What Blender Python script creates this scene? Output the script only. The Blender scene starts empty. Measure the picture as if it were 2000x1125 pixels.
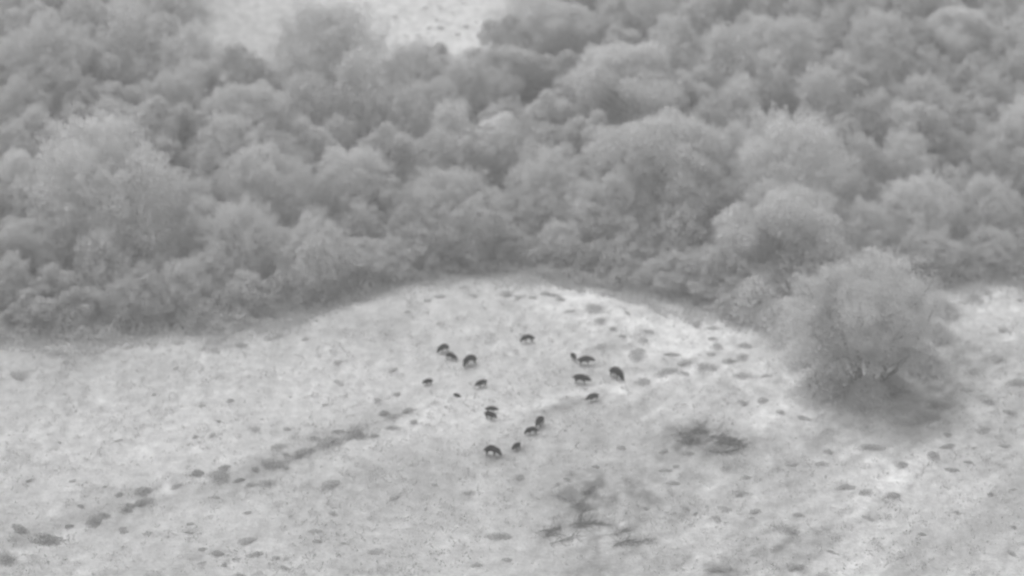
import bpy, math, random
import numpy as np
from mathutils import Vector
R = math.radians

# ------------------------------------------------------------------ camera
scene = bpy.context.scene
col = scene.collection
CAM = np.array([0.0, -360.0, 174.0])
PITCH = 24.0            # degrees below the horizon
F = 6.0                 # focal length / sensor width  (2000 px wide frame -> 12000 px)
cam_data = bpy.data.cameras.new('camera')
cam = bpy.data.objects.new('camera', cam_data)
col.objects.link(cam)
cam.location = CAM
cam.rotation_euler = (R(90 - PITCH), 0, 0)
cam_data.sensor_width = 36.0
cam_data.lens = 36.0 * F / 2.0
cam_data.clip_start = 1.0
cam_data.clip_end = 12000.0
cam_data.dof.use_dof = True
cam_data.dof.focus_distance = 300.0
cam_data.dof.aperture_fstop = 0.086
scene.camera = cam
PXF = 1000.0 * F        # focal length in pixels of the 2000 px photograph

# ------------------------------------------------------------------ light
SUN_EL, SUN_AZ = 62.0, -35.0     # high veiled sun, slightly left and behind the wood
world = bpy.data.worlds.new('World')
scene.world = world
world.use_nodes = True
wn, wl = world.node_tree.nodes, world.node_tree.links
sky = wn.new('ShaderNodeTexSky')
sky.sky_type = 'NISHITA'
sky.sun_disc = False
sky.sun_elevation = R(SUN_EL)
sky.sun_rotation = R(SUN_AZ)
sky.dust_density = 4.0
bw = wn.new('ShaderNodeRGBToBW')
wl.new(sky.outputs[0], bw.inputs[0])
wl.new(bw.outputs[0], wn['Background'].inputs[0])
wn['Background'].inputs[1].default_value = 0.15
sd = bpy.data.lights.new('sun', 'SUN')
sd.energy = 0.5
sd.angle = R(80)
sun = bpy.data.objects.new('sun', sd)
col.objects.link(sun)
dv = Vector((math.sin(R(SUN_AZ)) * math.cos(R(SUN_EL)), math.cos(R(SUN_AZ)) * math.cos(R(SUN_EL)), math.sin(R(SUN_EL))))
sun.rotation_euler = dv.to_track_quat('Z', 'Y').to_euler()
sun.location = (0, 0, 300)

scene.view_settings.view_transform = 'Standard'
scene.view_settings.look = 'None'
scene.view_settings.gamma = 1.0
scene.view_settings.exposure = 0.57
scene.render.engine = 'CYCLES'
scene.cycles.use_denoising = True
scene.cycles.max_bounces = 12
scene.cycles.diffuse_bounces = 10
scene.cycles.transparent_max_bounces = 8

# ------------------------------------------------------------------ small helpers
def lerp(a, b, t): return a + (b - a) * t
def sstep(x, a, b):
    t = np.clip((x - a) / (b - a), 0, 1)
    return t * t * (3 - 2 * t)

def hash2(ix, iy, seed):
    n = (ix.astype(np.int64) * 374761393 + iy.astype(np.int64) * 668265263 + seed * 1442695041) & 0xFFFFFFFF
    n = ((n ^ (n >> 13)) * 1274126177) & 0xFFFFFFFF
    n = n ^ (n >> 16)
    return (n & 0xFFFF) / 65535.0
def vnoise(x, y, seed=0):
    x = np.asarray(x, float); y = np.asarray(y, float)
    ix, iy = np.floor(x), np.floor(y)
    fx, fy = x - ix, y - iy
    fx = fx * fx * (3 - 2 * fx); fy = fy * fy * (3 - 2 * fy)
    a = hash2(ix, iy, seed); b = hash2(ix + 1, iy, seed)
    c = hash2(ix, iy + 1, seed); d = hash2(ix + 1, iy + 1, seed)
    return (a + (b - a) * fx) * (1 - fy) + (c + (d - c) * fx) * fy
def fbm(x, y, seed=0, octs=4):
    s, a, t = 0.0, 0.5, 0.0
    for k in range(octs):
        s = s + a * vnoise(x * 2 ** k + 17.3 * k, y * 2 ** k - 9.1 * k, seed + k)
        t += a; a *= 0.55
    return s / t - 0.5

def tag(o, label=None, cat=None, group=None, kind=None):
    if label: o['label'] = label
    if cat: o['category'] = cat
    if group: o['group'] = group
    if kind: o['kind'] = kind
    return o
def empty(name, loc, rz=0.0, sc=(1, 1, 1)):
    o = bpy.data.objects.new(name, None)
    o.empty_display_size = 0.5
    o.location = loc; o.rotation_euler = (0, 0, rz); o.scale = sc
    col.objects.link(o)
    return o
def link(name, me, parent=None, shade=1.0):
    o = bpy.data.objects.new(name, me)
    o.color = (shade, shade, shade, 1)
    o.parent = parent
    col.objects.link(o)
    return o
def mesh_np(name, verts, faces_flat, sizes, mat, smooth=False):
    me = bpy.data.meshes.new(name)
    v = np.asarray(verts, np.float32)
    me.vertices.add(len(v)); me.vertices.foreach_set('co', v.ravel())
    f = np.asarray(faces_flat, np.int32)
    me.loops.add(len(f)); me.loops.foreach_set('vertex_index', f)
    sizes = np.asarray(sizes, np.int32)
    me.polygons.add(len(sizes))
    me.polygons.foreach_set('loop_start', np.concatenate([[0], np.cumsum(sizes)[:-1]]).astype(np.int32))
    me.polygons.foreach_set('loop_total', sizes)
    me.update(calc_edges=True)
    if smooth: me.polygons.foreach_set('use_smooth', np.ones(len(sizes), bool))
    if mat: me.materials.append(mat)
    return me

# ------------------------------------------------------------------ terrain (world space, metres)
EX = np.array([-3000, -90, -66.5, -52, -40, -33, -20, -12, 0, 8, 17, 24, 30, 37, 47, 56, 66, 90, 3000.0])
EY = np.array([24, 20, 13.5, 16, 17, 19.5, 28, 33.5, 35.5, 33, 29, 23.5, 20, 19.5, 24, 31, 34, 36, 36.0])
def edge_y(x): return np.interp(x, EX, EY)
def terrain(x, y):
    x = np.asarray(x, float); y = np.asarray(y, float)
    s = y - edge_y(x)
    z = 1.6 * fbm(x / 42, y / 42, 3, 3) + 0.35 * fbm(x / 9, y / 9, 8, 2)
    z = z + 1.3 * np.exp(-((x - 8) / 30) ** 2 - ((y - 18) / 18) ** 2)       # low knoll under the herd
    z = z - 1.2 * np.exp(-((s - 10) / 8) ** 2)                             # damp dip along the forest edge
    rise = np.where(s > 12, 0.20 * (s - 12), 0) * 1.0
    rise = np.minimum(rise, 60 + 0.02 * np.maximum(s, 0))
    z = z + rise
    far = np.clip((np.hypot(x, y) - 400) / 2000, 0, 1)
    return z + far * 30 * fbm(x / 600, y / 600, 5, 2)
def ray(px, py):
    u = (px - 1000.0) / PXF; v = -(py - 562.5) / PXF
    p = R(PITCH)
    d = np.array([u, math.cos(p) + v * math.sin(p), -math.sin(p) + v * math.cos(p)])
    return d / np.linalg.norm(d)
def ground_at(px, py, above=0.0):
    """the ground point whose spot `above` metres over it is seen at this place of the photograph"""
    d = ray(px, py)
    lo, t = 250.0, 250.0
    while t < 1500:
        P = CAM + d * t
        if P[2] - terrain(P[0], P[1]) - above < 0: break
        lo = t; t += 2.0
    hi = t
    for _ in range(24):
        m = (lo + hi) / 2; P = CAM + d * m
        if P[2] - terrain(P[0], P[1]) - above < 0: hi = m
        else: lo = m
    P = CAM + d * hi
    return float(P[0]), float(P[1])
def project(x, y, z):
    p = R(PITCH); d = np.array([x, y, z]) - CAM
    f = d[1] * math.cos(p) - d[2] * math.sin(p)
    v = d[1] * math.sin(p) + d[2] * math.cos(p)
    return 1000 + PXF * d[0] / f, 562.5 - PXF * v / f, f
def zat(x, y): return float(terrain(x, y))

# ------------------------------------------------------------------ materials
def mat_base(name, rough=0.9):
    m = bpy.data.materials.new(name); m.use_nodes = True
    nt = m.node_tree; b = nt.nodes['Principled BSDF']
    b.inputs['Roughness'].default_value = rough
    b.inputs['Specular IOR Level'].default_value = 0.1
    return m, nt, b
def math_node(nt, op, a=None, b=None, clamp=False):
    n = nt.nodes.new('ShaderNodeMath'); n.operation = op; n.use_clamp = clamp
    for i, s in enumerate((a, b)):
        if s is None: continue
        if isinstance(s, (int, float)): n.inputs[i].default_value = s
        else: nt.links.new(s, n.inputs[i])
    return n.outputs[0]
def noise_node(nt, vec, scale, detail=3, rough=0.55):
    n = nt.nodes.new('ShaderNodeTexNoise')
    n.inputs['Scale'].default_value = scale; n.inputs['Detail'].default_value = detail
    n.inputs['Roughness'].default_value = rough
    nt.links.new(vec, n.inputs['Vector'])
    return n.outputs[0]

def leaf_material(name, base, amp=0.25, transl=0.4, nscale=0.35):
    m, nt, b = mat_base(name)
    tc = nt.nodes.new('ShaderNodeTexCoord')
    oi = nt.nodes.new('ShaderNodeObjectInfo')
    n1 = noise_node(nt, tc.outputs['Object'], nscale, 3)
    n2 = noise_node(nt, tc.outputs['Object'], 2.2, 2)
    s = math_node(nt, 'ADD', math_node(nt, 'MULTIPLY', math_node(nt, 'SUBTRACT', n1, 0.5), 2 * amp),
                  math_node(nt, 'MULTIPLY', math_node(nt, 'SUBTRACT', n2, 0.5), amp))
    s = math_node(nt, 'MULTIPLY', math_node(nt, 'ADD', s, 1.0), base)
    sep = nt.nodes.new('ShaderNodeSeparateColor'); nt.links.new(oi.outputs['Color'], sep.inputs[0])
    s = math_node(nt, 'MINIMUM', math_node(nt, 'MULTIPLY', s, sep.outputs[0], True), 0.93)
    cb = nt.nodes.new('ShaderNodeCombineColor')
    for i in range(3): nt.links.new(s, cb.inputs[i])
    nt.links.new(cb.outputs[0], b.inputs['Base Color'])
    tr = nt.nodes.new('ShaderNodeBsdfTranslucent'); nt.links.new(cb.outputs[0], tr.inputs['Color'])
    mx = nt.nodes.new('ShaderNodeMixShader'); mx.inputs[0].default_value = transl
    nt.links.new(b.outputs[0], mx.inputs[1]); nt.links.new(tr.outputs[0], mx.inputs[2])
    nt.links.new(mx.outputs[0], nt.nodes['Material Output'].inputs[0])
    return m
LEAF = leaf_material('pale grey leaves', 0.82, 0.13, 0.65, 0.5)
SCRUB = leaf_material('grey scrub leaves', 0.84, 0.12, 0.5, 0.8)
TUSS = leaf_material('grey tussock blades', 0.70, 0.10, 0.5, 1.2)

def plain(name, v, amp=0.2, scale=4.0, rough=0.9):
    m, nt, b = mat_base(name, rough)
    tc = nt.nodes.new('ShaderNodeTexCoord'); oi = nt.nodes.new('ShaderNodeObjectInfo')
    s = math_node(nt, 'MULTIPLY', math_node(nt, 'ADD', math_node(nt, 'MULTIPLY', math_node(nt, 'SUBTRACT', noise_node(nt, tc.outputs['Object'], scale), 0.5), 2 * amp), 1.0), v)
    sep = nt.nodes.new('ShaderNodeSeparateColor'); nt.links.new(oi.outputs['Color'], sep.inputs[0])
    s = math_node(nt, 'MULTIPLY', s, sep.outputs[0])
    cb = nt.nodes.new('ShaderNodeCombineColor')
    for i in range(3): nt.links.new(s, cb.inputs[i])
    nt.links.new(cb.outputs[0], b.inputs['Base Color'])
    return m
BARK = plain('grey bark', 0.45, 0.3)
DEADWOOD = plain('dark dead wood', 0.26, 0.3)

# animal coat: near black body with the thin lower legs paler
m, nt, b = mat_base('dark coat', 0.85)
at = nt.nodes.new('ShaderNodeAttribute'); at.attribute_name = 'coat'
oi = nt.nodes.new('ShaderNodeObjectInfo'); sep = nt.nodes.new('ShaderNodeSeparateColor')
nt.links.new(oi.outputs['Color'], sep.inputs[0])
s = math_node(nt, 'MULTIPLY', at.outputs['Fac'], sep.outputs[0])
cb = nt.nodes.new('ShaderNodeCombineColor')
for i in range(3): nt.links.new(s, cb.inputs[i])
nt.links.new(cb.outputs[0], b.inputs['Base Color'])
COAT = m

# ground: albedo in a vertex attribute (world space) plus fine procedural mottling
m, nt, b = mat_base('pale dry meadow', 0.95)
at = nt.nodes.new('ShaderNodeAttribute'); at.attribute_name = 'shade'
tc = nt.nodes.new('ShaderNodeTexCoord')
mp = nt.nodes.new('ShaderNodeMapping'); mp.inputs['Rotation'].default_value = (0, 0, R(-58)); mp.inputs['Scale'].default_value = (1.0, 0.4, 1.0)
nt.links.new(tc.outputs['Object'], mp.inputs['Vector'])
n1 = noise_node(nt, tc.outputs['Object'], 0.62, 4, 0.62)
n2 = noise_node(nt, mp.outputs[0], 0.9, 4, 0.6)
n3 = noise_node(nt, tc.outputs['Object'], 2.6, 3, 0.6)
t = math_node(nt, 'ADD', math_node(nt, 'MULTIPLY', math_node(nt, 'SUBTRACT', n1, 0.5), 0.95), math_node(nt, 'MULTIPLY', math_node(nt, 'SUBTRACT', n2, 0.5), 0.55))
t = math_node(nt, 'ADD', t, math_node(nt, 'MULTIPLY', math_node(nt, 'SUBTRACT', n3, 0.5), 0.60))
s = math_node(nt, 'MULTIPLY', math_node(nt, 'ADD', t, 1.0), at.outputs['Fac'], True)
cb = nt.nodes.new('ShaderNodeCombineColor')
for i in range(3): nt.links.new(s, cb.inputs[i])
nt.links.new(cb.outputs[0], b.inputs['Base Color'])
bp = nt.nodes.new('ShaderNodeBump'); bp.inputs['Strength'].default_value = 0.5; bp.inputs['Distance'].default_value = 0.25
nt.links.new(n3, bp.inputs['Height']); nt.links.new(bp.outputs[0], b.inputs['Normal'])
GROUND = m

# ------------------------------------------------------------------ ground sheet
def axis(lo, hi, step, far):
    a = np.arange(lo, hi + 1e-6, step)
    g, s, L = [], step, []
    v = hi
    while v < far:
        s *= 1.22; v += s; g.append(v)
    v, s = lo, step
    while v > -far:
        s *= 1.22; v -= s; L.append(v)
    return np.concatenate([L[::-1], a, g])
gx = axis(-84, 84, 0.5, 4000); gy = axis(-62, 130, 0.5, 4500)
X, Y = np.meshgrid(gx, gy)
Z = terrain(X, Y)
sv = Y - edge_y(X)
jag = 6.0 * fbm(X / 6, Y / 6, 31, 3)
shade = 0.525 + 0.22 * fbm(X / 26, Y / 26, 41, 4) + 0.16 * fbm(X / 3.5, Y / 7, 43, 3) + 0.015
# long streaks of darker and paler grass running down the slope
for ang, f, amp, seed in ((28, 4.0, 0.24, 51), (34, 1.5, 0.20, 61), (22, 0.8, 0.12, 66)):
    ca, sa = math.cos(R(ang + 20)), math.sin(R(ang + 20))
    U, V = X * ca + Y * sa, -X * sa + Y * ca
    shade = shade + amp * fbm(U / (f * 5), V / f, seed, 3) * (0.25 + 0.85 * sstep(X, -5, 30))
# patches of greyer or paler growth, and lightening of the lone tree's shadow: photo position, radii in metres (along, across), direction, change
patches = [
 # dark scrubby band from the lower left corner up towards the herd
 (60,1045,6,1.6,25,-.07),(180,1010,6,1.6,20,-.07),(270,978,5,1.5,15,-.07),(430,928,7,1.9,25,-.07),(545,895,7,1.6,25,-.06),(120,1050,9,.7,25,.10),(330,960,8,.6,22,.08),(500,880,8,.6,22,.08),
 (650,855,7,1.9,22,-.06),(740,824,6,1.6,20,-.06),(800,803,6,1.3,20,-.06),(660,910,7,3,10,-.06),
 (385,1010,6,2,20,.07),(700,880,8,2,20,.06),(640,900,9,1.6,22,.07),(830,815,3,2,60,.08),
 # pale swath of bare grass left of the herd and round it
 (430,790,16,10,20,.07),(820,780,8,4,10,.08),(700,740,12,6,10,.04),(180,800,14,8,0,.05),
 # pale rim and knoll on the right of the herd
 (1040,565,7,1.6,0,.10),(1150,590,7,2.0,-30,.12),(1260,630,9,2.5,-20,.14),(1350,650,9,4,0,.12),(1110,640,7,4,0,.08),(1430,640,5,3,0,.08),
 (1400,780,14,5,12,.08),(1560,830,12,4,20,.07),(1300,740,8,1.3,10,.08),
 # worn path running right and up from below the herd
 (1000,800,6,1.0,14,.08),(1080,782,5,1.0,14,.08),(1180,765,6,1.0,10,.06),(1100,790,5,.8,14,-.03),(1165,784,4,.8,14,-.05),
 (920,845,5,1.2,60,.05),(1110,789,3.4,.7,14,-.08),(1150,783,3.4,.7,14,-.09),(1072,800,3,.6,25,-.10),(1030,858,3,1,45,-.09),(990,885,3,1,30,-.08),(1250,748,6,.9,12,.08),(1130,772,7,.7,14,.04),(1340,735,6,.8,5,.07),(1260,725,3,.7,10,-.10),
 # dark rough patches; the pale pair lightens the shadow under the lone tree
 (1815,795,6,3.4,25,-.16),(1690,765,8,4,0,.16),(1660,740,9,5,0,.12),(1405,868,6,2.8,-5,-.13),(1360,850,5,2,5,-.12),(1380,850,9,6,0,-.06),
 (1150,1010,11,8,30,-.10),(1240,1050,9,6,30,-.09),(1110,960,7,2.5,0,-.08),(1190,960,6,3,20,-.08),(1620,850,10,4,30,-.08),(1780,860,13,3,35,-.10),
 (1880,720,12,2.6,35,-.10),(1900,790,8,3,40,.09),(1950,700,8,4,30,-.05),(1540,1040,9,5,25,-.09),(1480,1080,9,5,25,-.07),
 (1700,1000,9,4,40,.10),(1790,930,6,4,30,.08),(1720,910,4,2.5,10,.10),(1430,1000,8,3,20,.09),(1650,960,9,2.5,35,.07),
 (700,1000,14,6,15,-.05),(860,930,10,5,20,-.04),(330,1080,9,4,10,-.05),(950,990,9,5,20,.04),
 (1940,590,8,5,0,.06),(1880,570,5,1.5,0,.08),(1860,640,8,4,10,.05),(1500,700,8,5,0,-.04),
 (120,690,8,3,0,-.05),(330,650,10,2,0,-.04),(660,640,8,3,10,-.05),(750,660,5,3,0,-.05),
 (1660,740,11,7,0,-.02),
 (560,900,3,1.5,20,-.05),(440,960,4,2,20,-.05),
]
for (px, py, a, c, ang, dlt) in patches:
    wx, wy = ground_at(px, py)
    # radii are given as seen: foreshortened across, so stretch in depth
    ca, sa = math.cos(R(ang)), math.sin(R(ang))
    k = 2.2
    U = (X - wx) * ca + (Y - wy) / k * sa
    V = -(X - wx) * sa + (Y - wy) / k * ca
    wob = 1 + 0.9 * fbm(X / 2.2 + px, Y / 4 + py, 71, 3)
    g = np.exp(-((U / a) ** 2 + (V / c) ** 2) * wob ** 2)
    shade = shade + 1.05 * dlt * g * np.clip(1 + 2.6 * fbm(X / 1.2, Y / 2.0, 77, 3), 0, 2.5)
# forest floor: darker litter, and the pale clearing high on the hillside
floor = sstep(sv + jag, -4.5, 5)
cx0, cy0 = ground_at(835, 30)
clear = sstep(1.0 - np.abs((X - cx0 + 2) / 15.5 + 1.2 * fbm(X / 7, Y / 9, 91, 3)) , 0, 0.25) * sstep(Y, cy0 - 26, cy0 - 21)
cx1, cy1 = ground_at(520, 20)
clear2 = sstep(1.0 - np.abs((X - cx1) / 17 + 1.4 * fbm(X / 8, Y / 9, 95, 3)), 0, 0.4) * sstep(Y, cy1 - 26, cy1 - 16)
shade = shade * (1 - floor) + 0.50 * floor
shade = shade * (1 - clear) + (0.78 + 0.12 * fbm(X / 3, Y / 4, 97, 3)) * clear
shade = np.where(clear2 > clear, shade * (1 - clear2) + (0.63 + 0.2 * fbm(X / 6, Y / 6, 99, 3)) * clear2, shade)
shade = np.clip(shade, 0.08, 0.82)
ny, nx = X.shape
idx = np.arange(nx * ny).reshape(ny, nx)
q = np.stack([idx[:-1, :-1], idx[:-1, 1:], idx[1:, 1:], idx[1:, :-1]], -1).reshape(-1, 4)
me = mesh_np('ground', np.stack([X.ravel(), Y.ravel(), Z.ravel()], 1), q.ravel(), np.full(len(q), 4), GROUND, True)
at = me.attributes.new('shade', 'FLOAT', 'POINT'); at.data.foreach_set('value', shade.ravel().astype(np.float32))
tag(link('ground', me), kind='structure')

# ------------------------------------------------------------------ foliage cards
def cards(rng, C, N, size, fold=0.0):
    """irregular leaf-clump faces: centres C, normals N, sizes -> verts, flat faces, sizes"""
    n = len(C)
    N = N / (np.linalg.norm(N, axis=1, keepdims=True) + 1e-9)
    rv = rng.normal(size=(n, 3))
    T = np.cross(N, rv); T /= (np.linalg.norm(T, axis=1, keepdims=True) + 1e-9)
    B = np.cross(N, T)
    k = 5
    ang = np.linspace(0, 2 * np.pi, k, endpoint=False)[None, :] + rng.uniform(-.35, .35, (n, k))
    rad = rng.uniform(.55, 1.15, (n, k)) * size[:, None]
    P = C[:, None] + T[:, None] * (np.cos(ang) * rad)[..., None] + B[:, None] * (np.sin(ang) * rad * 0.75)[..., None]
    P = P + N[:, None] * (rng.uniform(-.25, .25, (n, k)) * size[:, None])[..., None]
    return P.reshape(-1, 3), np.arange(n * k), np.full(n, k)

def rand_dirs(rng, n, up=0.0):
    d = rng.normal(size=(n, 3)); d[:, 2] += up
    return d / np.linalg.norm(d, axis=1, keepdims=True)

def vnoise3(P, seed):
    z = P[:, 2]; iz = np.floor(z); fz = z - iz; fz = fz * fz * (3 - 2 * fz)
    a = vnoise(P[:, 0] + 37.7 * iz, P[:, 1] - 17.3 * iz, seed)
    b = vnoise(P[:, 0] + 37.7 * (iz + 1), P[:, 1] - 17.3 * (iz + 1), seed)
    return a + (b - a) * fz
def feather_mesh(seed, W, H, leaf, n):
    """loose uneven crown: leaf clumps scattered through a thick, ragged shell, some sprays standing out"""
    rng = np.random.default_rng(seed)
    u = rand_dirs(rng, n, .25); u = u[u[:, 2] > -.92]; n = len(u)
    o1 = rng.uniform(0, 50, 3)
    R_ = .82 + .42 * (vnoise3(u * 1.4 + o1, seed) - .5) + .50 * (vnoise3(u * 3.2 + o1, seed + 1) - .5) + .40 * (vnoise3(u * 7 + o1, seed + 2) - .5) + .20 * (vnoise3(u * 18 + o1, seed + 3) - .5)
    t = rng.exponential(.10, n)
    r = R_ * np.clip(1 - t, .25, 1) * rng.uniform(.97, 1.06, n)
    C = u * r[:, None] * np.array([W, W, H])
    # open holes where the crown is thin
    k = vnoise3(C * .55 + o1, seed + 5) > rng.uniform(.0, .42, n)
    C, u = C[k], u[k]
    return cards(rng, C, u * .7 + rng.normal(size=C.shape) * .55, leaf * rng.uniform(.5, 1.3, len(C)))

def crown_mesh(seed, W, H, nl, leaf, dens, zlow=-0.9, open_=0.0, lobe=(0.20, 0.36)):
    """crown: W = radius, H = half height (centre at z=0). lobes on an uneven ellipsoid, each lobe a cauliflower of leaf clumps"""
    rng = np.random.default_rng(seed)
    Cs, Ns, Ss = [], [], []
    off = rng.uniform(-9, 9, 3)
    dirs = []
    for _ in range(nl * 30):
        d = rand_dirs(rng, 1, 0.35)[0]
        if d[2] < zlow: continue
        if all(np.dot(d, e) < 1 - 0.9 / nl for e in dirs): dirs.append(d)
        if len(dirs) >= nl: break
    for d in dirs:
        lr = rng.uniform(*lobe) * W
        bulge = 0.72 + 0.34 * (vnoise(d[0] * 1.7 + off[0], d[1] * 1.7 + d[2] * 1.3 + off[1], seed))
        c = d * np.array([W, W, H]) * (bulge - 0.25)
        # sub-lobes
        ns = 7
        sd_ = rand_dirs(rng, ns, 0.2) + d * 0.5
        for j in range(ns + 1):
            if j == 0: sc, sr = c, lr
            else:
                u = sd_[j - 1] / np.linalg.norm(sd_[j - 1])
                sc, sr = c + u * lr * 0.75, lr * rng.uniform(.35, .6)
            n = max(12, int(dens * sr * sr * 4 * 3.14))
            u = rand_dirs(rng, n, 0.25)
            keep = (u @ d) > -0.5
            u = u[keep]; n = len(u)
            rr = sr * (1 - rng.uniform(0, 1, n) ** 1.5 * 0.6) * rng.uniform(.85, 1.22, n)
            P = sc + u * rr[:, None] * np.array([1, 1, 0.85])
            Cs.append(P); Ns.append(u + rng.normal(size=(n, 3)) * 0.55)
            Ss.append(np.full(n, leaf) * rng.uniform(.6, 1.3, n))
    C, N, S = np.concatenate(Cs), np.concatenate(Ns), np.concatenate(Ss)
    if open_ > 0:
        k = rng.uniform(size=len(C)) > open_
        C, N, S = C[k], N[k], S[k]
    return cards(rng, C, N, S)

def tubes(paths, sides=6):
    V, Fc, S, base = [], [], [], 0
    for pts, rads in paths:
        pts = np.asarray(pts, float); n = len(pts)
        for i in range(n):
            t = pts[min(i + 1, n - 1)] - pts[max(i - 1, 0)]
            t = t / (np.linalg.norm(t) + 1e-9)
            a = np.cross(t, [0.31, 0.95, 0.05]); a /= np.linalg.norm(a) + 1e-9
            b2 = np.cross(t, a)
            for k in range(sides):
                th = 2 * math.pi * k / sides
                V.append(pts[i] + rads[i] * (a * math.cos(th) + b2 * math.sin(th)))
        for i in range(n - 1):
            for k in range(sides):
                k2 = (k + 1) % sides
                Fc += [base + i * sides + k, base + i * sides + k2, base + (i + 1) * sides + k2, base + (i + 1) * sides + k]
                S.append(4)
        Fc += [base + (n - 1) * sides + k for k in range(sides)]; S.append(sides)
        base += n * sides
    return np.array(V), Fc, S
def wander(rng, p, d, L, n, wob):
    out = [np.array(p, float)]; d = np.array(d, float); d /= np.linalg.norm(d)
    for _ in range(n):
        d = d + rng.normal(size=3) * wob; d /= np.linalg.norm(d)
        out.append(out[-1] + d * L / n)
    return out

# tree prototypes in real metres: (radius, half height of crown, trunk height to crown centre)
TYPES = []
for k, (W, H, nl, leaf) in enumerate(((4.2, 4.9, 0, .15), (4.2, 5.4, 15, .16), (4.6, 4.6, 0, .15), (3.6, 5.4, 0, .15),
                                      (7.2, 7.4, 0, .125), (7.2, 8.0, 26, .15), (6.8, 7.0, 0, .125), (2.6, 3.8, 0, .13), (2.8, 3.4, 8, .14),
                                      (4.3, 5.8, 0, .16), (7.0, 7.8, 0, .13))):
    if nl: v, f, s_ = crown_mesh(100 + k, W, H, nl, leaf, 15 if W < 6 else 11, lobe=(.24, .46))
    else: v, f, s_ = feather_mesh(100 + k, W, H, leaf, int(2300 * W * W ** .6 * (.5 if W < 6 else .95)))
    cm = mesh_np('crown', v, f, s_, LEAF)
    rng = np.random.default_rng(200 + k)
    hc = H * 0.74 + 0.2
    tr = [(wander(rng, (0, 0, -hc - .4), (0, 0, 1), hc * 1.15, 6, .05), np.linspace(.05 * W + .05, .03 * W, 7))]
    trunk = mesh_np('trunk', *tubes(tr, 8), BARK, True)
    lim = []
    for _ in range(7):
        a = rng.uniform(0, 6.28); z0 = rng.uniform(-.45, .1) * hc
        lim.append((wander(rng, (0, 0, z0), (math.cos(a), math.sin(a), rng.uniform(.5, 1.1)), W * .85, 5, .12), np.linspace(.022 * W, .006 * W, 6)))
    limbs = mesh_np('limbs', *tubes(lim, 6), BARK, True)
    TYPES.append(dict(W=W, H=H, hc=hc, crown=cm, trunk=trunk, limbs=limbs))

TREES = []      # (x, y, radius, entry)
prng = random.Random(7)
def add_tree(x, y, width, ty, shade, hs=1.0, note=None):
    T = TYPES[ty]
    s = width / 2 / T['W']
    r = empty('broadleaf_tree', (x, y, zat(x, y) - 0.1), prng.uniform(0, 6.28), (s, s, s * hs))
    for nm, me, sh in (('trunk', T['trunk'], 1), ('limb', T['limbs'], 1), ('crown', T['crown'], shade)):
        o = link(nm, me, r, sh); o.location = (0, 0, T['hc'])
    TREES.append(dict(o=r, x=x, y=y, w=width, shade=shade, ty=ty, s=s, hs=hs, note=note))
    return r

def place_crown(cx, top, wpx, shade, ty=None, hs=1.0, note=None):
    """a tree whose crown top shows at (cx, top) and whose crown is wpx wide, set on the hillside where it would stand"""
    dist = 430.0
    for _ in range(4):
        width = wpx / PXF * dist
        if ty is None: t_ = prng.choice((4, 5, 6, 10)) if width > 10.5 else (prng.choice((0, 1, 2, 3, 9)) if width > 5.6 else prng.choice((7, 8)))
        else: t_ = ty
        T = TYPES[t_]; s = width / 2 / T['W']
        h = (T['hc'] + T['H'] * 0.92) * s * hs
        # seen from above, the highest outline is the rear shoulder of the dome
        gx_, gy_ = ground_at(cx, top, h * 0.97)
        dist = math.dist((gx_, gy_, zat(gx_, gy_) + h), CAM)
    e = float(edge_y(gx_)) + 1.5 + width * .38
    if gy_ < e:          # the wood stands behind its edge: step back and be that much lower
        top_h = h - (e - gy_) * .46
        hs = max(.55, hs * top_h / h); gy_ = e
    return add_tree(gx_, gy_, width, t_, shade, hs, note)

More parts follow.
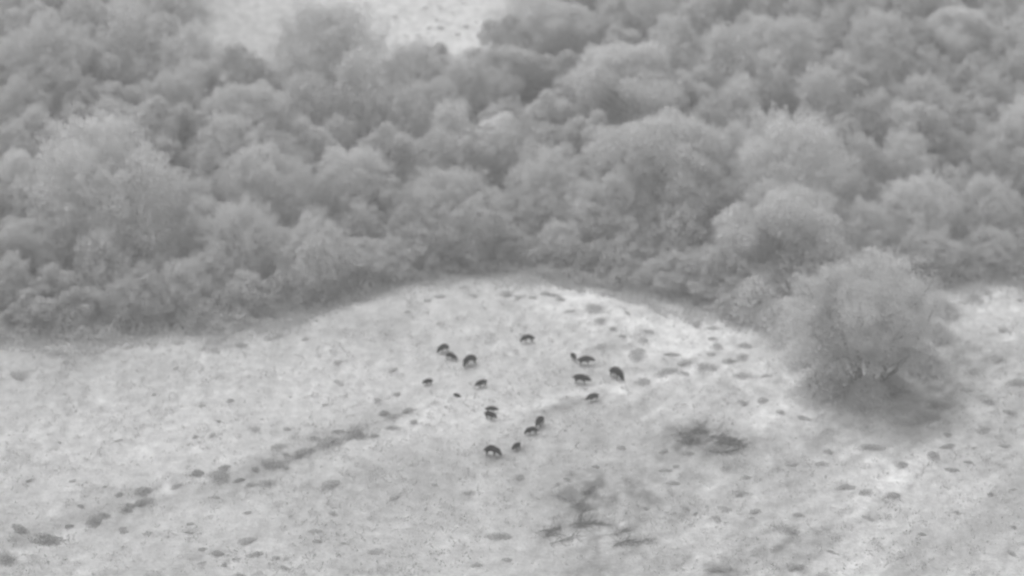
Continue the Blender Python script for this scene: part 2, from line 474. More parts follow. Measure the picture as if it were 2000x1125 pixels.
crowns = [
 # cx, top, width, shade, note   (width 200 px is a crown some 14 m across)
 (95,45,200,1.00,'broad pale crown near the upper left corner'),
 (250,5,125,1.04,'round crown with a dark hollow in its middle, left of the hillside clearing'),
 (282,112,80,1.00,None),(372,52,90,1.08,None),(635,5,220,1.03,'very broad smooth crown that juts into the hillside clearing'),
 (475,172,165,1.0,None),(330,142,135,.97,None),(700,100,125,1.02,None),(812,82,150,1.0,None),(592,150,115,.98,None),
 (205,243,290,1.05,'huge pale crown on the left of the wood'),(40,300,130,1.12,None),(465,215,190,1.0,None),
 (690,283,165,1.10,'domed crown with bright upper edge left of the centre of the wood'),
 (755,250,90,1.02,None),(975,225,110,1.20,'knobbly pale crown in the centre of the wood, brightest of its surroundings'),
 (880,195,110,1.08,None),(885,330,230,.94,None),(470,405,180,1.02,None),(960,368,60,1.12,None),
 (395,490,140,1.02,None),(580,525,100,1.0,None),(312,480,66,1.0,None),(110,520,90,1.0,None),(30,440,150,.92,None),
 (520,290,180,1.0,None),(705,392,90,1.02,None),(610,430,170,1.0,None),(180,560,120,.93,None),(260,520,150,.92,None),(30,590,130,.92,None),
 (1235,98,215,1.08,'great round dome right of the hillside clearing'),(1530,25,165,1.04,None),(1880,22,130,1.10,None),
 (1642,105,80,1.16,'tall pale narrow crown, one of two side by side at upper right'),(1710,118,80,1.14,'second pale narrow crown of the two side by side at upper right'),
 (1442,146,95,1.18,'pale crown top above the large domed tree right of centre'),
 (1290,240,250,1.02,'very broad dome right of the centre of the wood'),(1540,235,240,1.10,'very broad dome with bright right shoulder'),
 (1805,152,135,1.03,None),(2000,190,110,1.15,None),(1770,270,140,1.05,None),(1795,350,160,1.12,None),(1965,238,150,.96,None),
 (1530,380,230,1.06,None),(1080,310,180,1.02,None),(1195,345,210,.98,None),(1080,5,150,1.05,None),(1320,30,110,1.0,None),
 (1000,100,140,.92,None),(985,30,110,.95,None),(1030,15,90,1.0,None),(1130,150,110,1.0,None),(1400,60,80,1.05,None),(1720,30,150,.98,None),(1620,20,90,1.0,None),
 (1900,110,110,.98,None),(1870,260,90,1.0,None),(1930,350,150,1.02,None),(1680,400,150,1.02,None),(1340,470,170,.97,None),
 (1430,470,140,1.0,None),(1000,440,120,.96,None),(900,440,130,.95,None),(1110,430,110,1.0,None),(1230,450,130,.97,None),
 (1830,430,170,.97,None),(1960,440,150,.95,None),(820,420,120,.97,None),(760,470,110,.97,None),(690,460,120,.97,None),
 (40,160,140,.93,None),(150,150,130,.93,None),(60,10,120,.93,None),(160,-10,110,.95,None),(10,90,110,.95,None),
 (900,115,100,1.08,None),(920,270,110,.98,None),(640,330,100,.97,None),(380,350,110,1.0,None),(345,330,90,1.0,None),
 (1400,350,120,.98,None),(1150,230,130,.96,None),(1070,190,110,1.04,None),(1430,240,100,1.08,None),(560,400,100,1.0,None),
 (100,420,140,1.0,None),(190,450,120,.96,None),(1460,560,110,.97,None),(1540,500,110,1.0,None),(1500,440,110,1.0,None),(1990,300,120,.98,None),
 (1640,500,100,.93,None),(1530,575,130,.92,None),(1600,545,110,.92,None),(1380,540,90,.96,None),(1290,540,90,.96,None),
]
for c in crowns:
    place_crown(c[0], c[1], c[2] * 1.06, .96 + (c[3] - 1) * .8, note=c[4], hs=prng.uniform(.92, 1.08))

def far_clearing(px, py, x, y):
    """no tree may rise in front of the pale hillside clearing"""
    return (700 < px < 955 and py < 78) or (385 < px < 720 and py < (55 if px < 520 else 20))
# fill what the named crowns leave open, also a little beyond the frame
frng = random.Random(21)
tries = 0
while tries < 16000 and len(TREES) < 298:
    tries += 1
    x = frng.uniform(-84, 84); y = frng.uniform(14, 165)
    s = y - float(edge_y(x))
    if s < 5.0: continue
    w = frng.uniform(6.6, 11.0)
    if any(math.hypot(x - t['x'], y - t['y']) < 0.30 * (w + t['w']) for t in TREES): continue
    ty = frng.choice((0, 1, 2, 3, 9)) if w > 6.2 else frng.choice((7, 8))
    T = TYPES[ty]; sc_ = w / 2 / T['W']
    h = (T['hc'] + T['H']) * sc_
    px, py, f = project(x, y, zat(x, y) + h)
    pw = w / f * PXF / 2
    if far_clearing(px, py, x, y) or far_clearing(px - pw * .7, py + 12, x, y) or far_clearing(px + pw * .7, py + 12, x, y): continue
    bx, by, f = project(x, y, zat(x, y))
    if far_clearing(bx, by, x, y): continue
    if 380 < px < 960 and -60 < py < 0: continue
    if px < -260 or px > 2260 or py < -150: continue
    add_tree(x, y, w, ty, frng.uniform(.86, .99), frng.uniform(.9, 1.05))

# lone multi-stemmed tree at the forest edge on the right, loose twiggy crown
lx, ly = ground_at(1690, 765)
lone = empty('multi_stemmed_tree', (lx, ly, zat(lx, ly) - .1))
rng = np.random.default_rng(5)
stems, leafC, leafN, leafS = [], [], [], []
stemdirs = [(-.50, .1, 1.5), (-.22, -.2, 1.7), (-.02, .2, 1.8), (.16, -.25, 1.8), (.62, -.1, 1.25), (.5, .3, 1.4), (-.75, -.1, 1.25), (.2, .4, 1.6), (-.25, .4, 1.5), (.95, .1, 1.0)]
for k, d in enumerate(stemdirs):
    L = 14.5 if d[2] > 1.42 else 11.5
    p0 = np.array([d[0] * .7, d[1] * .7, 0])
    pts = wander(rng, p0, d, L, 9, .10)
    stems.append([(pts, np.linspace(.34, .08, 10))])
    for j in (3, 4, 5, 6, 7, 8, 9):
        for _ in range(2):
            dd = pts[j] - pts[j - 1]; dd = dd / np.linalg.norm(dd) + rng.normal(size=3) * .5 + [0, 0, .15]
            b2 = wander(rng, pts[j], dd, rng.uniform(2.2, 4.2), 5, .25)
            stems[-1].append((b2, np.linspace(.10, .02, 6)))
            for q_ in b2[2:]:
                n = int(rng.uniform(40, 190))
                leafC.append(q_ + rng.normal(size=(n, 3)) * rng.uniform(.4, .95)); leafN.append(rand_dirs(rng, n, .4)); leafS.append(rng.uniform(.07, .17, n))
n = 75000
u = rand_dirs(rng, n, .2); u = u[u[:, 2] > -.75]; n = len(u)
Rr_ = .86 + .5 * (vnoise3(u * 1.6 + 4, 9) - .5) + .7 * (vnoise3(u * 4 + 4, 10) - .5) + .25 * (vnoise3(u * 9 + 4, 11) - .5)
Cc = u * (Rr_ * np.clip(1 - rng.exponential(.16, n), .2, 1))[:, None] * np.array([9.9, 8.2, 9.0]) + np.array([-1.0, .8, 10.6])
kk = vnoise3(Cc * .5, 12) > rng.uniform(.3, .85, n)
leafC.append(Cc[kk]); leafN.append(rand_dirs(rng, int(kk.sum()), .3)); leafS.append(rng.uniform(.08, .18, int(kk.sum())))
for st in stems:
    link('stem', mesh_np('stem', *tubes(st, 6), BARK, True), lone, .4)
v, f, s_ = cards(rng, np.concatenate(leafC), np.concatenate(leafN), np.concatenate(leafS))
link('crown', mesh_np('crown', v, f, s_, LEAF), lone, .92)
tag(lone, 'lone tree with several bare stems and loose twiggy crown before the wood at right', 'tree')

# ------------------------------------------------------------------ shrubs, tussocks
def dome_mesh(seed, W, H, nl, leaf, dens, mat, name='foliage'):
    rng = np.random.default_rng(seed)
    Cs, Ns, Ss = [], [], []
    for k in range(nl):
        a = rng.uniform(0, 6.28); r = W * math.sqrt(rng.uniform(0, 1)) * .75
        lr = rng.uniform(.28, .5) * W
        z = H * (1 - (r / W) ** 2) * rng.uniform(.45, .8)
        n = int(dens * lr * lr * 12)
        u = rand_dirs(rng, n, .4)
        P = np.array([r * math.cos(a), r * math.sin(a), z * .8]) + u * (lr * rng.uniform(.6, 1.1, n))[:, None] * np.array([1, 1, H / W * .8])
        P = P[P[:, 2] > -.1]; u = u[:len(P)]
        Cs.append(P); Ns.append(u + rng.normal(size=(len(P), 3)) * .45); Ss.append(leaf * rng.uniform(.5, 1.3, len(P)))
    C = np.concatenate(Cs)
    return mesh_np(name, *cards(rng, C, np.concatenate(Ns), np.concatenate(Ss)), mat)
def tuft_mesh(seed):
    rng = np.random.default_rng(seed); n = 1100
    k = rng.integers(0, 5, n); cx = rng.uniform(-.6, .6, (5, 2)); sg = rng.uniform(.14, .42, 5)
    P = cx[k] + rng.normal(size=(n, 2)) * sg[k][:, None]
    r = np.hypot(P[:, 0], P[:, 1])
    z = .5 * np.exp(-(r / .75) ** 2) * rng.uniform(0, 1, n) ** .5
    return mesh_np('tussock', *cards(rng, np.stack([P[:, 0], P[:, 1], z], 1), rand_dirs(rng, n, .8), rng.uniform(.03, .09, n)), TUSS)
TUS = [tuft_mesh(300 + k) for k in range(8)]
def shrub_mesh(seed):
    rng = np.random.default_rng(seed); n = 9000
    k = rng.integers(0, 7, n); c = rng.uniform(-.5, .5, (7, 2)); sg = rng.uniform(.2, .38, 7); hh_ = rng.uniform(.5, 1.1, 7)
    P = c[k] + rng.normal(size=(n, 2)) * sg[k][:, None]
    r = np.hypot(P[:, 0], P[:, 1])
    z = hh_[k] * np.exp(-(r / .85) ** 2) * rng.uniform(0, 1, n) ** .6
    return mesh_np('shrub', *cards(rng, np.stack([P[:, 0], P[:, 1], z], 1), rand_dirs(rng, n, .6), rng.uniform(.02, .06, n)), SCRUB)
SHR = [shrub_mesh(320 + k) for k in range(6)]

tuft_sets = {
 'right_knoll': ('on the pale knoll right of the herd', [
   (1160,600,42,.86),(1168,625,28,.9),(1197,640,20,.88),(1255,664,24,.92),(1245,688,40,.92),(1312,692,26,.88),(1360,633,28,.82),(1389,639,20,.88),
   (1400,674,24,.88),(1457,672,30,.80),(1343,708,32,.84),(1383,713,44,.84),(1303,724,32,.86),(1422,702,26,.84),(1446,697,28,.86),(1174,674,20,.92),
   (1250,740,40,.92),(1450,731,34,.92),(1496,733,18,.9),(1335,728,22,.9),(1390,690,22,.88),(1268,645,18,.92),(1215,655,16,.92),(1222,610,18,.95),(1392,660,18,.9)]),
 'crest': ('on the meadow crest under the wood', [
   (1085,577,24,.86),(1112,607,18,.95),(1065,573,22,.9),(990,572,34,.86),(1040,580,14,.92),(1095,583,20,.9),(860,578,20,.95),(835,586,18,.95),(795,608,14,.95),
   (1012,581,18,.92),(930,575,22,.95),(1132,566,18,.92),(1020,547,20,.95),(1046,548,22,.9),(1052,553,16,.9)]),
 'left_edge': ('close to the wood at far left', [
   (112,686,38,.80),(38,731,32,.88),(130,706,14,.9),(300,670,26,.92),(250,678,18,.95),(350,668,20,.95),(85,672,16,.9),(470,672,26,.9)]),
 'trail': ('in the grey band from the lower left corner', [
   (80,1048,56,.74),(38,1030,42,.8),(10,1088,44,.78),(182,1014,52,.74),(203,1005,22,.74),(135,1026,22,.8),(160,986,20,.84),(242,988,44,.76),(287,980,36,.74),
   (280,958,36,.82),(232,965,20,.84),(385,922,32,.78),(425,928,46,.78),(440,912,26,.8),(466,936,20,.8),(535,902,40,.78),(556,887,18,.76),(560,912,12,.8),(500,916,24,.82),
   (490,945,18,.84),(520,942,30,.88),(590,882,44,.84),(645,862,40,.84),(662,842,26,.84),(700,840,50,.84),(680,852,24,.86),(615,855,22,.88),(750,806,28,.84),(800,800,34,.84),
   (775,812,26,.86),(810,822,18,.84),(730,850,20,.9),(770,834,24,.9),(240,1035,20,.9),(345,948,22,.9),(545,870,26,.9)]),
 'left_meadow': ('in the open meadow left of the herd', [
   (772,768,22,.82),(450,781,18,.86),(300,770,14,.88),(395,792,12,.88),(426,822,14,.88),(378,853,18,.88),(498,836,24,.88),(415,848,22,.9),(127,770,8,.7),
   (116,864,8,.8),(62,936,20,.84),(142,938,12,.86),(232,860,14,.92),(660,745,22,.92),(735,778,14,.9),(560,835,20,.9),(660,706,22,.92),(765,720,20,.94),(205,950,10,.8),(345,718,12,.92),(635,790,14,.9),(595,662,14,.9)]),
 'foreground': ('in the foreground grass at lower left', [
   (425,1078,26,.76),(395,1072,18,.84),(500,1080,28,.80),(540,1088,18,.86),(615,1036,20,.84),(620,1056,18,.8),(485,1052,36,.86),(555,1107,22,.86),(440,1100,16,.82),(462,1092,16,.84),
   (410,1130,16,.84),(465,1121,26,.86),(930,1103,18,.8),(672,1060,14,.84),(368,1040,16,.86),(372,1022,16,.86),(483,1000,20,.86),(240,1030,18,.86),(395,1098,14,.86),(290,1040,16,.9),
   (735,1075,30,.9),(660,1082,14,.9),(420,970,14,.88),(650,1000,20,.92),(770,970,22,.92),(850,945,16,.9),(987,1045,24,.84),(640,945,40,.9),(915,960,24,.9),(990,1092,18,.88)]),
 'centre_front': ('in the rough grass below the herd', [
   (1010,930,26,.86),(970,1045,30,.82),(1090,945,12,.7),(1108,936,14,.8),(1165,910,20,.88),(1215,873,18,.9),(1340,845,24,.82),(1345,882,20,.8),(1300,918,18,.84),(1320,910,16,.86),
   (1450,962,28,.84),(1390,872,30,.8),(1358,1002,12,.84),(1262,992,18,.8),(1340,990,20,.9),(1298,880,22,.84),(1420,912,24,.9),(1315,942,22,.86),(1455,930,20,.9),(1415,992,26,.86)]),
 'right_front': ('in the streaky grass at lower right', [
   (1548,906,26,.86),(1606,906,24,.88),(1745,964,34,.80),(1936,962,20,.72),(1892,902,16,.76),(1400,1112,30,.68),(1425,1108,20,.78),(1560,1106,26,.70),(1545,1112,16,.8),(1622,1076,16,.74),
   (1535,1030,44,.84),(1560,1003,28,.84),(1650,950,30,.88),(1695,960,26,.9),(1480,998,24,.86),(1975,1078,24,.84),(1980,1028,18,.78),(1978,955,14,.86),(1820,890,36,.78),(1860,915,28,.82),
   (1850,848,16,.74),(1905,874,12,.8),(1915,836,34,.88),(1525,804,18,.84),(1490,780,22,.9),(1570,815,20,.9),(1450,785,24,.92),(1800,1042,18,.84),(1695,1010,24,.92),(1400,1010,26,.9),
   (1620,880,26,.92),(1700,870,40,.88),(1760,905,24,.84),(1850,870,30,.8),(1625,745,14,.9),(1700,800,24,.84),(1745,770,20,.76),(1870,1000,18,.84)]),
 'right_meadow': ('in the meadow right of the lone tree', [
   (1904,584,14,.80),(1992,586,14,.84),(1880,590,16,.92),(1925,571,20,.92),(1960,645,24,.92),(1905,720,38,.88),(1950,700,30,.88),(1985,745,36,.84),(1930,780,34,.84),(1975,805,30,.84),(1890,760,22,.9),(1960,870,18,.88)]),
 'clearing': ('in the pale clearing on the hillside', [
   (857,52,28,.68),(853,38,16,.84),(830,14,14,.78),(856,12,16,.86),(883,25,14,.82),(816,69,14,.84),(793,70,12,.84),(838,54,14,.9),(907,6,14,.9),(717,5,16,.84),(910,50,20,.88),(930,42,14,.86),(893,66,14,.88),(770,30,16,.9)]),
}
ADJ = {0: 'tiny', 1: 'small', 2: 'middling', 3: 'broad', 4: 'very broad'}
ORD = ['first', 'second', 'third', 'fourth', 'fifth', 'sixth', 'seventh', 'eighth', 'ninth', 'tenth', 'eleventh', 'twelfth', 'thirteenth', 'fourteenth', 'fifteenth', 'sixteenth',
       'seventeenth', 'eighteenth', 'nineteenth', 'twentieth', 'twenty-first', 'twenty-second', 'twenty-third', 'twenty-fourth', 'twenty-fifth', 'twenty-sixth', 'twenty-seventh',
       'twenty-eighth', 'twenty-ninth', 'thirtieth', 'thirty-first', 'thirty-second', 'thirty-third', 'thirty-fourth', 'thirty-fifth', 'thirty-sixth', 'thirty-seventh', 'thirty-eighth', 'thirty-ninth', 'fortieth']
trng = random.Random(3)
for key, (where, lst) in tuft_sets.items():
    lst = sorted(lst, key=lambda t: t[0])
    for i, (px, py, w, sh) in enumerate(lst):
        x, y = ground_at(px, py + w * .12)
        d = math.dist((x, y, 0), CAM)
        rad = w / PXF * d / 2 * (1.12 if key != 'clearing' else .85)
        me = trng.choice(TUS)
        o = link('grass_tussock', me, None, .42 + .72 * sh)
        o.location = (x, y, zat(x, y) - .02)
        o.rotation_euler = (0, 0, trng.uniform(0, 6.28))
        o.scale = (rad * trng.uniform(.9, 1.5), rad * trng.uniform(.6, 1.15), rad * trng.uniform(.5, 1.0) + .1)
        size = ADJ[0 if w < 15 else 1 if w < 23 else 2 if w < 32 else 3 if w < 44 else 4]
        if key == 'trail': o.color = (.38 + .68 * sh,) * 3 + (1,); o.scale.z *= 1.2
        if key == 'clearing': o.color = (1.12, 1.12, 1.12, 1)
        tag(o, '%s grey tussock %s, %s from left' % (size, where, ORD[i]), 'tussock', 'grass tussocks ' + where)

# dark scrub bushes and undergrowth of the forest edge
bushes = [
 (1810,800,80,.66,'dark scrubby bush on the ground right of the lone tree'),
 (1845,782,60,.70,'dark low bush forming the right end of the scrub beside the lone tree'),
 (1768,815,56,.76,'dark low bush at the left end of the scrub beside the lone tree'),
 (1725,765,40,.74,'small dark bush at the foot of the lone tree'),
 (1740,745,60,.90,'grey bush leaning against the right stems of the lone tree'),
 (1790,700,90,.92,'round grey bush under the right side of the lone tree'),
 (1620,745,110,1.0,'broad pale bush under the left side of the lone tree'),
 (1590,690,100,1.0,'soft grey bush behind the left side of the lone tree'),
 (1550,650,90,1.0,'grey bush between the knoll and the lone tree'),
 (1500,625,80,1.0,'grey bush at the wood edge above the right end of the knoll'),
 (1415,868,34,.62,'dark low shrub in the middle of the fallen branches below the knoll'),
 (1385,855,28,.70,'small dark shrub at the left of the fallen branches below the knoll'),
 (1150,1000,60,.80,'dark low shrub under the dead branches at lower centre'),
 (1235,1045,60,.84,'dark low shrub under the thin dead branch at lower centre'),
 (1110,960,44,.88,'low grey shrub above the dead branches at lower centre'),
 (1560,560,190,.95,'very large soft bush filling the gap between wood and lone tree'),
 (1700,560,170,.95,'large soft bush behind the crown of the lone tree'),
 (1690,768,76,.90,'low grey bush directly before the bare stems of the lone tree'),
 (1480,600,130,.95,'broad grey bush at the wood edge, well left of the lone tree'),
 (1545,625,130,.95,'large rounded bush at the wood edge left of the lone tree'),
 (1750,680,110,.92,'tall grey bush under the right branches of the lone tree'),
 (1600,650,130,.95,'large pale bush touching the left side of the lone tree'),
 (1810,650,80,1.0,'grey bush behind the lone tree on its right'),
 (1830,600,70,1.0,'grey bush joining the lone tree to the wood'),
 (1660,650,120,1.0,'tall bush rising behind the stems of the lone tree'),
 (1585,590,120,1.0,'broad bush at the wood edge left of the lone tree'),
]
for i, (px, py, w, sh, lab) in enumerate(bushes):
    x, y = ground_at(px, py + w * .15)
    rad = w / PXF * 400 / 2
    o = link('shrub', SHR[i % 5], None, min(sh * 1.05 + .08, .98))
    o.location = (x, y, zat(x, y) - .05); o.rotation_euler = (0, 0, trng.uniform(0, 6.28))
    rad *= 1.3 if sh >= .86 else .7
    hgt = rad * (0.35 if sh < .86 else 1.05)
    o.scale = (rad, rad * 1.1, hgt)
    tag(o, lab, 'shrub', 'shrubs round the lone tree' if px > 1470 else 'shrubs among the fallen branches')

# fallen dead branches
def branch_heap(name, px0, py0, px1, py1, seed, label, n=5, spread=1.2, twig=.045):
    rng = np.random.default_rng(seed)
    x0, y0 = ground_at(px0, py0); x1, y1 = ground_at(px1, py1)
    r = empty(name, (x0, y0, zat(x0, y0)))
    L = math.hypot(x1 - x0, y1 - y0)
    paths = []
    for k in range(n):
        a = np.array([rng.normal() * .4, rng.normal() * spread, .25])
        d = np.array([x1 - x0, y1 - y0, 0]) / L + rng.normal(size=3) * [.25, .4, .01]
        pts = wander(rng, a, d, L * rng.uniform(.4, 1.0), 9, .22)
        def fix(P, up):
            return [np.array([p[0], p[1], zat(x0 + p[0], y0 + p[1]) - zat(x0, y0) + u]) for p, u in zip(P, up)]
        up = .12 + .12 * np.abs(rng.normal(size=10))
        pts = fix(pts, up)
        paths.append((pts, np.linspace(twig * 2.2, twig * .8, 10)))
        for j in range(1, 9):
            for _ in range(4):
                dd = (pts[j + 1] - pts[j]) / np.linalg.norm(pts[j + 1] - pts[j]) + rng.normal(size=3) * [.8, .8, .3]
                b2 = wander(rng, pts[j], dd, rng.uniform(.6, 2.0), 3, .25)
                b2 = [np.array([q_[0], q_[1], max(q_[2], zat(x0 + q_[0], y0 + q_[1]) - zat(x0, y0) + .05)]) for q_ in b2]
                paths.append((b2, np.linspace(twig, .02, 4)))
    h = len(paths) // 3
    me = mesh_np('branches', *tubes(paths, 5), DEADWOOD, True)
    link('branches', me, r)
    tag(r, label, 'fallen branch', 'fallen dead branches in the meadow')
branch_heap('fallen_branch', 1335, 852, 1392, 850, 11, 'dark dead branch lying on the meadow, left piece of the pair below the knoll', 4, .7, .03)
branch_heap('fallen_branch', 1388, 866, 1468, 878, 12, 'dark tangle of dead branches with a long arm pointing right, below the knoll', 6, 1.4, .035)
branch_heap('fallen_branch', 1062, 1045, 1115, 1022, 13, 'dark dead branch lying at the lower centre, left end of its line', 3, .8, .025)
branch_heap('fallen_branch', 1118, 1010, 1200, 985, 14, 'dark dead branch lying at the lower centre, upper end of its line', 4, 1.6, .025)
branch_heap('fallen_branch', 1205, 1060, 1262, 1035, 15, 'thin dead branch lying right of the dark patch at lower centre', 3, 1.4, .02)
branch_heap('fallen_branch', 1715, 775, 1790, 755, 16, 'dead branch reaching right from the foot of the lone tree', 4, .8, .03)

# undergrowth: an uncountable fringe of leafy growth along the wood edge and more under the trees, added to brighten dark gaps
rng = np.random.default_rng(77)
n = 260000
ux = rng.uniform(-95, 95, n); us = rng.uniform(-8, 12, n)
den = np.clip((us + 8 + 5 * (vnoise(ux / 4, us / 5, 4) - .6)) / 9, 0, 1) ** 1.8 * (0.2 + 1.6 * vnoise(ux / 2, us / 3, 5))
k = rng.uniform(size=n) < den
ux, us = ux[k], us[k]; uy = edge_y(ux) + us + 5 * fbm(ux / 6, us / 6, 33, 3)
hh = (0.25 + np.clip((us + 2) / 6, 0, 1) * 3.6) * (0.4 + 1.2 * vnoise(ux / 1.6, uy / 1.6, 9)) * rng.uniform(.3, 1, len(ux)) ** .5
n = 260000  # batch inside the wood, added to scatter light into the dark gaps
wx_ = rng.uniform(-82, 82, n); ws = rng.uniform(8, 105, n); wy = edge_y(wx_) + ws
kc = (np.abs(wx_ - cx0) < 20) & (wy > cy0 - 24) | (np.abs(wx_ - cx1) < 17) & (wy > cy1 - 20)
kk = ~kc & (vnoise(wx_ / 2, wy / 2, 13) > rng.uniform(.0, .8, n))
wx_, wy = wx_[kk], wy[kk]
ux, uy = np.concatenate([ux, wx_]), np.concatenate([uy, wy])
hh = np.concatenate([hh, 3.4 * vnoise(wx_ / 2.4, wy / 2.4, 19) * rng.uniform(.2, 1, len(wx_))])
C = np.stack([ux, uy, terrain(ux, uy) + hh], 1)
N = rand_dirs(rng, len(C), 1.2)
um = mesh_np('undergrowth', *cards(rng, C, N, rng.uniform(.14, .30, len(C))), LEAF)
o = link('undergrowth', um, None, .86)
tag(o, 'soft grey undergrowth fringing the foot of the wood, more added inside to lighten gaps', 'undergrowth', kind='stuff')
# short rough grass: small clumps over the whole meadow
n = 60000
ux = rng.uniform(-80, 80, n); uy = rng.uniform(-60, 36, n)
k = (uy < edge_y(ux) - 1) & (vnoise(ux / 2.5, uy / 2.5, 15) + .6 * vnoise(ux / 9, uy / 9, 16) > rng.uniform(.5, 1.4, n))
ux, uy = ux[k], uy[k]
C = np.stack([ux, uy, terrain(ux, uy) + rng.uniform(.02, .16, len(ux))], 1)
gm = mesh_np('grass', *cards(rng, C, rand_dirs(rng, len(C), 1.5), rng.uniform(.07, .17, len(C))), TUSS)
o = link('grass', gm, None, .92)
tag(o, 'short rough pale grass covering the meadow', 'grass', kind='stuff')

n = 260000
ux = rng.uniform(-80, 80, n); uy = rng.uniform(-60, 36, n)
ca, sa = math.cos(R(50)), math.sin(R(50)); U, V = ux * ca + uy * sa, -ux * sa + uy * ca
dn = .70 * vnoise(ux / .8, uy / 1.3, 25) + .40 * vnoise(ux / 2.8, uy / 3.6, 26) + .35 * vnoise(U / 9, V / 1.6, 27)
k = (uy < edge_y(ux) - .5) & (dn > rng.uniform(.80, 1.02, n))
ux, uy, dn = ux[k], uy[k], dn[k]
C = np.stack([ux, uy, terrain(ux, uy) + rng.uniform(.02, .30, len(ux)) * (dn - .3)], 1)
gm = mesh_np('rough_grass', *cards(rng, C, rand_dirs(rng, len(C), 1.2), rng.uniform(.06, .15, len(C))), TUSS)
o = link('rough_grass', gm, None, .90)
tag(o, 'ragged greyer grass growing in clumps and streaks over the meadow', 'grass', kind='stuff')

# ------------------------------------------------------------------ the herd
def animal_mesh(pose, head_turn=0.0, seed=0, fat=1.0):
    """one continuous body, facing +x, feet at z=0, back about 0.9 m high"""
    rnd = random.Random(seed)
    V, E, Rr = [], [], []
    def add(p, r, par=None):
        V.append(Vector(p)); Rr.append(r if isinstance(r, tuple) else (r, r))
        if par is not None: E.append((par, len(V) - 1))
        return len(V) - 1
    lie = pose == 'lie'
    if pose == 'arch':      # back arched, head down to the grass
        sp = [(-.40, .56, .22, .24), (-.12, .70, .22, .25), (.20, .68, .22, .26), (.46, .54, .19, .23), (.64, .38, .14, .17), (.76, .24, .10, .12), (.84, .11, .055, .06)]
        rp = (-.58, .42, .15, .19)
    else:
        dz = -.26 if lie else 0
        sp = [(-.40, .60 + dz, .22, .25), (-.10, .63 + dz, .24, .27), (.22, .63 + dz, .23, .27), (.48, .57 + dz, .19, .23), (.68, .50 + dz, .14, .17), (.84, .43 + dz, .09, .11), (.96, .38 + dz, .055, .06)]
        rp = (-.60, .53 + dz, .14, .18)
    ct, st = math.cos(head_turn), math.sin(head_turn)
    ids = []
    for k, (x_, z_, ry, rz_) in enumerate(sp):
        if k > 2: xx, yy = .30 + (x_ - .30) * ct, (x_ - .30) * st
        else: xx, yy = x_, 0
        ids.append(add((xx, yy, z_), (ry, rz_), ids[-1] if ids else None))
    ru = add((rp[0], 0, rp[1]), (rp[2], rp[3]), ids[0])
    tl = add((rp[0] - .14, 0, rp[1] + .02), .03, ru); add((rp[0] - .17, 0, rp[1] - .16), .02, tl)
    hv = V[ids[4]]
    for sgn in (-1, 1):
        side = Vector((-st * sgn, ct * sgn, 0))
        e1 = add(hv + side * .10 + Vector((0, 0, .13)), .035, ids[4])
        add(hv + side * .13 + Vector((0, 0, .22)), .018, e1)
    for sgn in (-1, 1):
        if lie:
            a_ = add((.26, sgn * .18, .14), .07, ids[2]); b_ = add((.48, sgn * .20, .06), .04, a_); add((.30, sgn * .22, .04), .03, b_)
            a_ = add((-.40, sgn * .18, .18), .11, ids[0]); b_ = add((-.18, sgn * .24, .07), .05, a_); add((-.36, sgn * .26, .04), .03, b_)
            continue
        f = rnd.uniform(-.08, .10)
        a_ = add((.27, sgn * .12, .42), .10, ids[2])
        b_ = add((.27 + f * .5, sgn * .13, .27), .055, a_)
        c_ = add((.28 + f, sgn * .13, .14), .036, b_)
        d_ = add((.27 + f, sgn * .13, .05), .032, c_); add((.31 + f, sgn * .13, .025), .034, d_)
        f = rnd.uniform(-.10, .10)
        a_ = add((-.42, sgn * .13, .42), .14, ids[0])
        b_ = add((-.36 + f * .5, sgn * .14, .29), .075, a_)
        c_ = add((-.48 + f, sgn * .14, .18), .042, b_)
        d_ = add((-.45 + f, sgn * .14, .05), .032, c_); add((-.41 + f, sgn * .14, .025), .034, d_)
    me = bpy.data.meshes.new('tmp'); me.from_pydata(V, E, [])
    o = bpy.data.objects.new('tmp', me); col.objects.link(o)
    sk = o.modifiers.new('skin', 'SKIN'); sk.use_smooth_shade = True
    lay = me.skin_vertices[0].data if me.skin_vertices else None
    if lay is None:
        bpy.context.view_layer.objects.active = o
        import bmesh
        bm = bmesh.new(); bm.from_mesh(me); L = bm.verts.layers.skin.verify(); bm.to_mesh(me); bm.free()
        lay = me.skin_vertices[0].data
    for i, r in enumerate(Rr):
        lay[i].radius = r; lay[i].use_root = (i == 0)
    ss = o.modifiers.new('sub', 'SUBSURF'); ss.levels = 2; ss.render_levels = 2
    dg = bpy.context.evaluated_depsgraph_get(); dg.update()
    out = bpy.data.meshes.new_from_object(o.evaluated_get(dg))
    out.name = 'grazing_animal'
    bpy.data.objects.remove(o); bpy.data.meshes.remove(me)
    n = len(out.vertices); co = np.empty(n * 3, np.float32); out.vertices.foreach_get('co', co); co = co.reshape(-1, 3)
    isleg = (1 - sstep(co[:, 2], .06, .24)) * (co[:, 0] < .5) if not lie else np.zeros(n)
    coat = 0.010 + 0.24 * isleg
    at = out.attributes.new('coat', 'FLOAT', 'POINT'); at.data.foreach_set('value', coat.astype(np.float32))
    out.materials.clear(); out.materials.append(COAT)
    for p in out.polygons: p.use_smooth = True
    return out

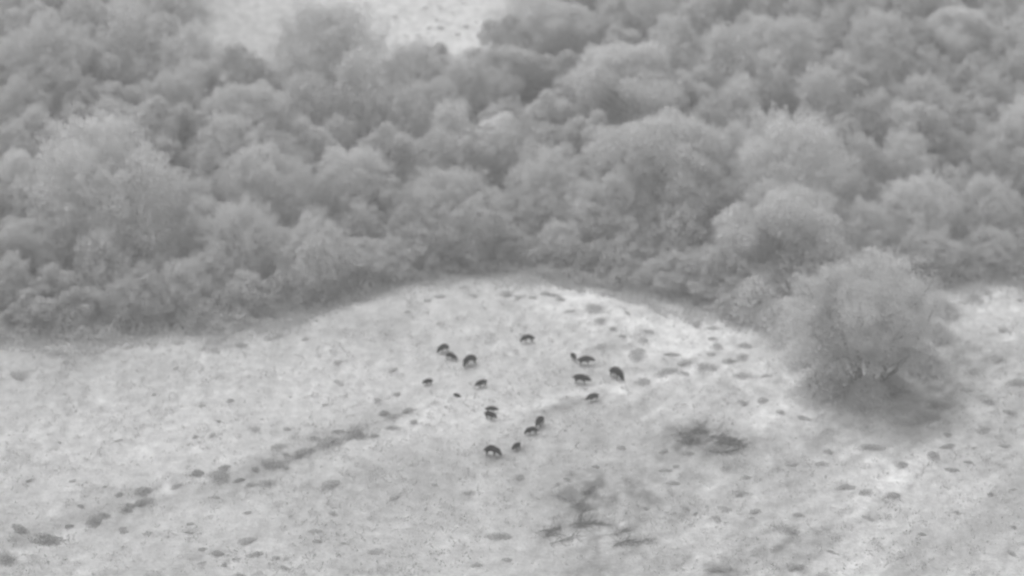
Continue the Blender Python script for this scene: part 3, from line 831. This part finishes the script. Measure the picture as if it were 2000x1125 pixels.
herd = [
 # px, py (middle of the body), heading in degrees (0 = right, 180 = left, 270 = towards the camera), size, pose, shade, head turn, label
 (866,679,218,1.22,'arch',1.0,0,'dark animal nosing downhill to the left, upper left one of the herd'),
 (881,695,-32,1.12,'arch',1.0,0,'dark animal nosing to the right, between the upper left one and the largest one'),
 (917,702,212,1.55,'arch',0.9,.6,'largest dark animal, head bent down on its left side'),
 (1031,660,190,1.22,'arch',2.6,0,'greyish animal with arched back standing alone, the one nearest the wood'),
 (1120,695,-68,.92,'oval',1.1,0,'small compact animal seen end on, left of the paler grey one'),
 (1143,703,6,1.36,'oval',4.5,0,'paler grey animal beside the small end-on one'),
 (1135,739,-14,1.42,'oval',0.9,0,'long dark animal with level back, straight below the paler grey one'),
 (1204,727,-52,1.70,'arch',1.1,0,'large dark animal facing down and right, rightmost of the herd'),
 (1158,775,214,1.18,'oval',4.5,0,'grey animal standing by itself at the right end of the worn path'),
 (836,745,206,.90,'oval',1.1,0,'small dark animal standing alone, leftmost of the herd'),
 (941,748,214,1.10,'oval',1.0,0,'dark animal standing between the largest one and the close pair'),
 (892,772,-35,.66,'lie',1.2,0,'tiny dark young animal in the grass, the smallest of the herd'),
 (959,799,2,.98,'oval',1.1,0,'upper animal of the close pair, body level'),
 (957,810,-36,1.12,'oval',1.0,0,'lower animal of the close pair, facing down to the right'),
 (1054,822,249,1.38,'oval',0.9,0,'dark animal walking towards the lower left, seen steeply end on'),
 (1039,840,190,1.12,'arch',1.0,0,'dark animal with arched back close below the steeply placed one'),
 (1009,871,233,1.0,'oval',0.9,0,'compact dark animal facing lower left, second lowest of the herd'),
 (961,879,-20,1.48,'arch',0.9,0,'big dark animal with arched back, lowest of the herd'),
]
for i, (px, py, hd, sc_, pose, sh, turn, lab) in enumerate(herd):
    me = animal_mesh(pose, turn, 40 + i)
    x, y = ground_at(px, py, 0.52 * sc_ if pose != 'lie' else .15)
    o = link('grazing_animal', me, None, sh)
    o.location = (x, y, zat(x, y) - .01); o.rotation_euler = (0, 0, R(hd)); o.scale = (sc_ * 1.03, sc_ * 1.18, sc_ * 1.10)
    tag(o, lab, 'animal', 'herd of animals grazing in the meadow')

# ------------------------------------------------------------------ labels of the trees: row behind the meadow, place in the row
bands = [0, 9, 18, 28, 39, 51, 64, 80, 400]
vis = []
for t in TREES:
    t['s_'] = t['y'] - float(edge_y(t['x']))
    b_ = max(0, int(np.searchsorted(bands, t['s_'])) - 1)
    t['band'] = b_
    vis.append(t)
def ordinal(n):
    return ORD[n] if n < len(ORD) else 'place %d' % (n + 1)
for b_ in range(8):
    row = sorted([t for t in vis if t['band'] == b_], key=lambda t: t['x'])
    for i, t in enumerate(row):
        size = 'broad' if t['w'] > 11.5 else ('small' if t['w'] < 6.6 else 'medium sized')
        tone = 'pale' if t['shade'] > 1.07 else ('dark' if t['shade'] < .955 else 'grey')
        if t['note']: lab = t['note']
        else: lab = '%s %s tree, %s from left in the %s row behind the meadow' % (size, tone, ordinal(i), ORD[b_])
        tag(t['o'], lab, 'tree', 'trees of the wood on the hillside')
print('trees', len(TREES))

# ------------------------------------------------------------------ faint even haze volume, added to lift the darks and soften contrast
import bmesh
bm = bmesh.new()
bmesh.ops.create_cube(bm, size=1.0)
hm = bpy.data.meshes.new('haze'); bm.to_mesh(hm); bm.free()
hz = bpy.data.objects.new('haze', hm); col.objects.link(hz)
hz.scale = (9200, 9600, 330); hz.location = (0, 0, 95)
m = bpy.data.materials.new('thin haze'); m.use_nodes = True
m.node_tree.nodes.remove(m.node_tree.nodes['Principled BSDF'])
v = m.node_tree.nodes.new('ShaderNodeVolumePrincipled')
v.inputs['Color'].default_value = (.95, .95, .95, 1); v.inputs['Density'].default_value = 0.00080
m.node_tree.links.new(v.outputs[0], m.node_tree.nodes['Material Output'].inputs['Volume'])
hm.materials.append(m)
tag(hz, 'faint even haze added over the meadow and the wood to soften contrast', 'haze', kind='stuff')
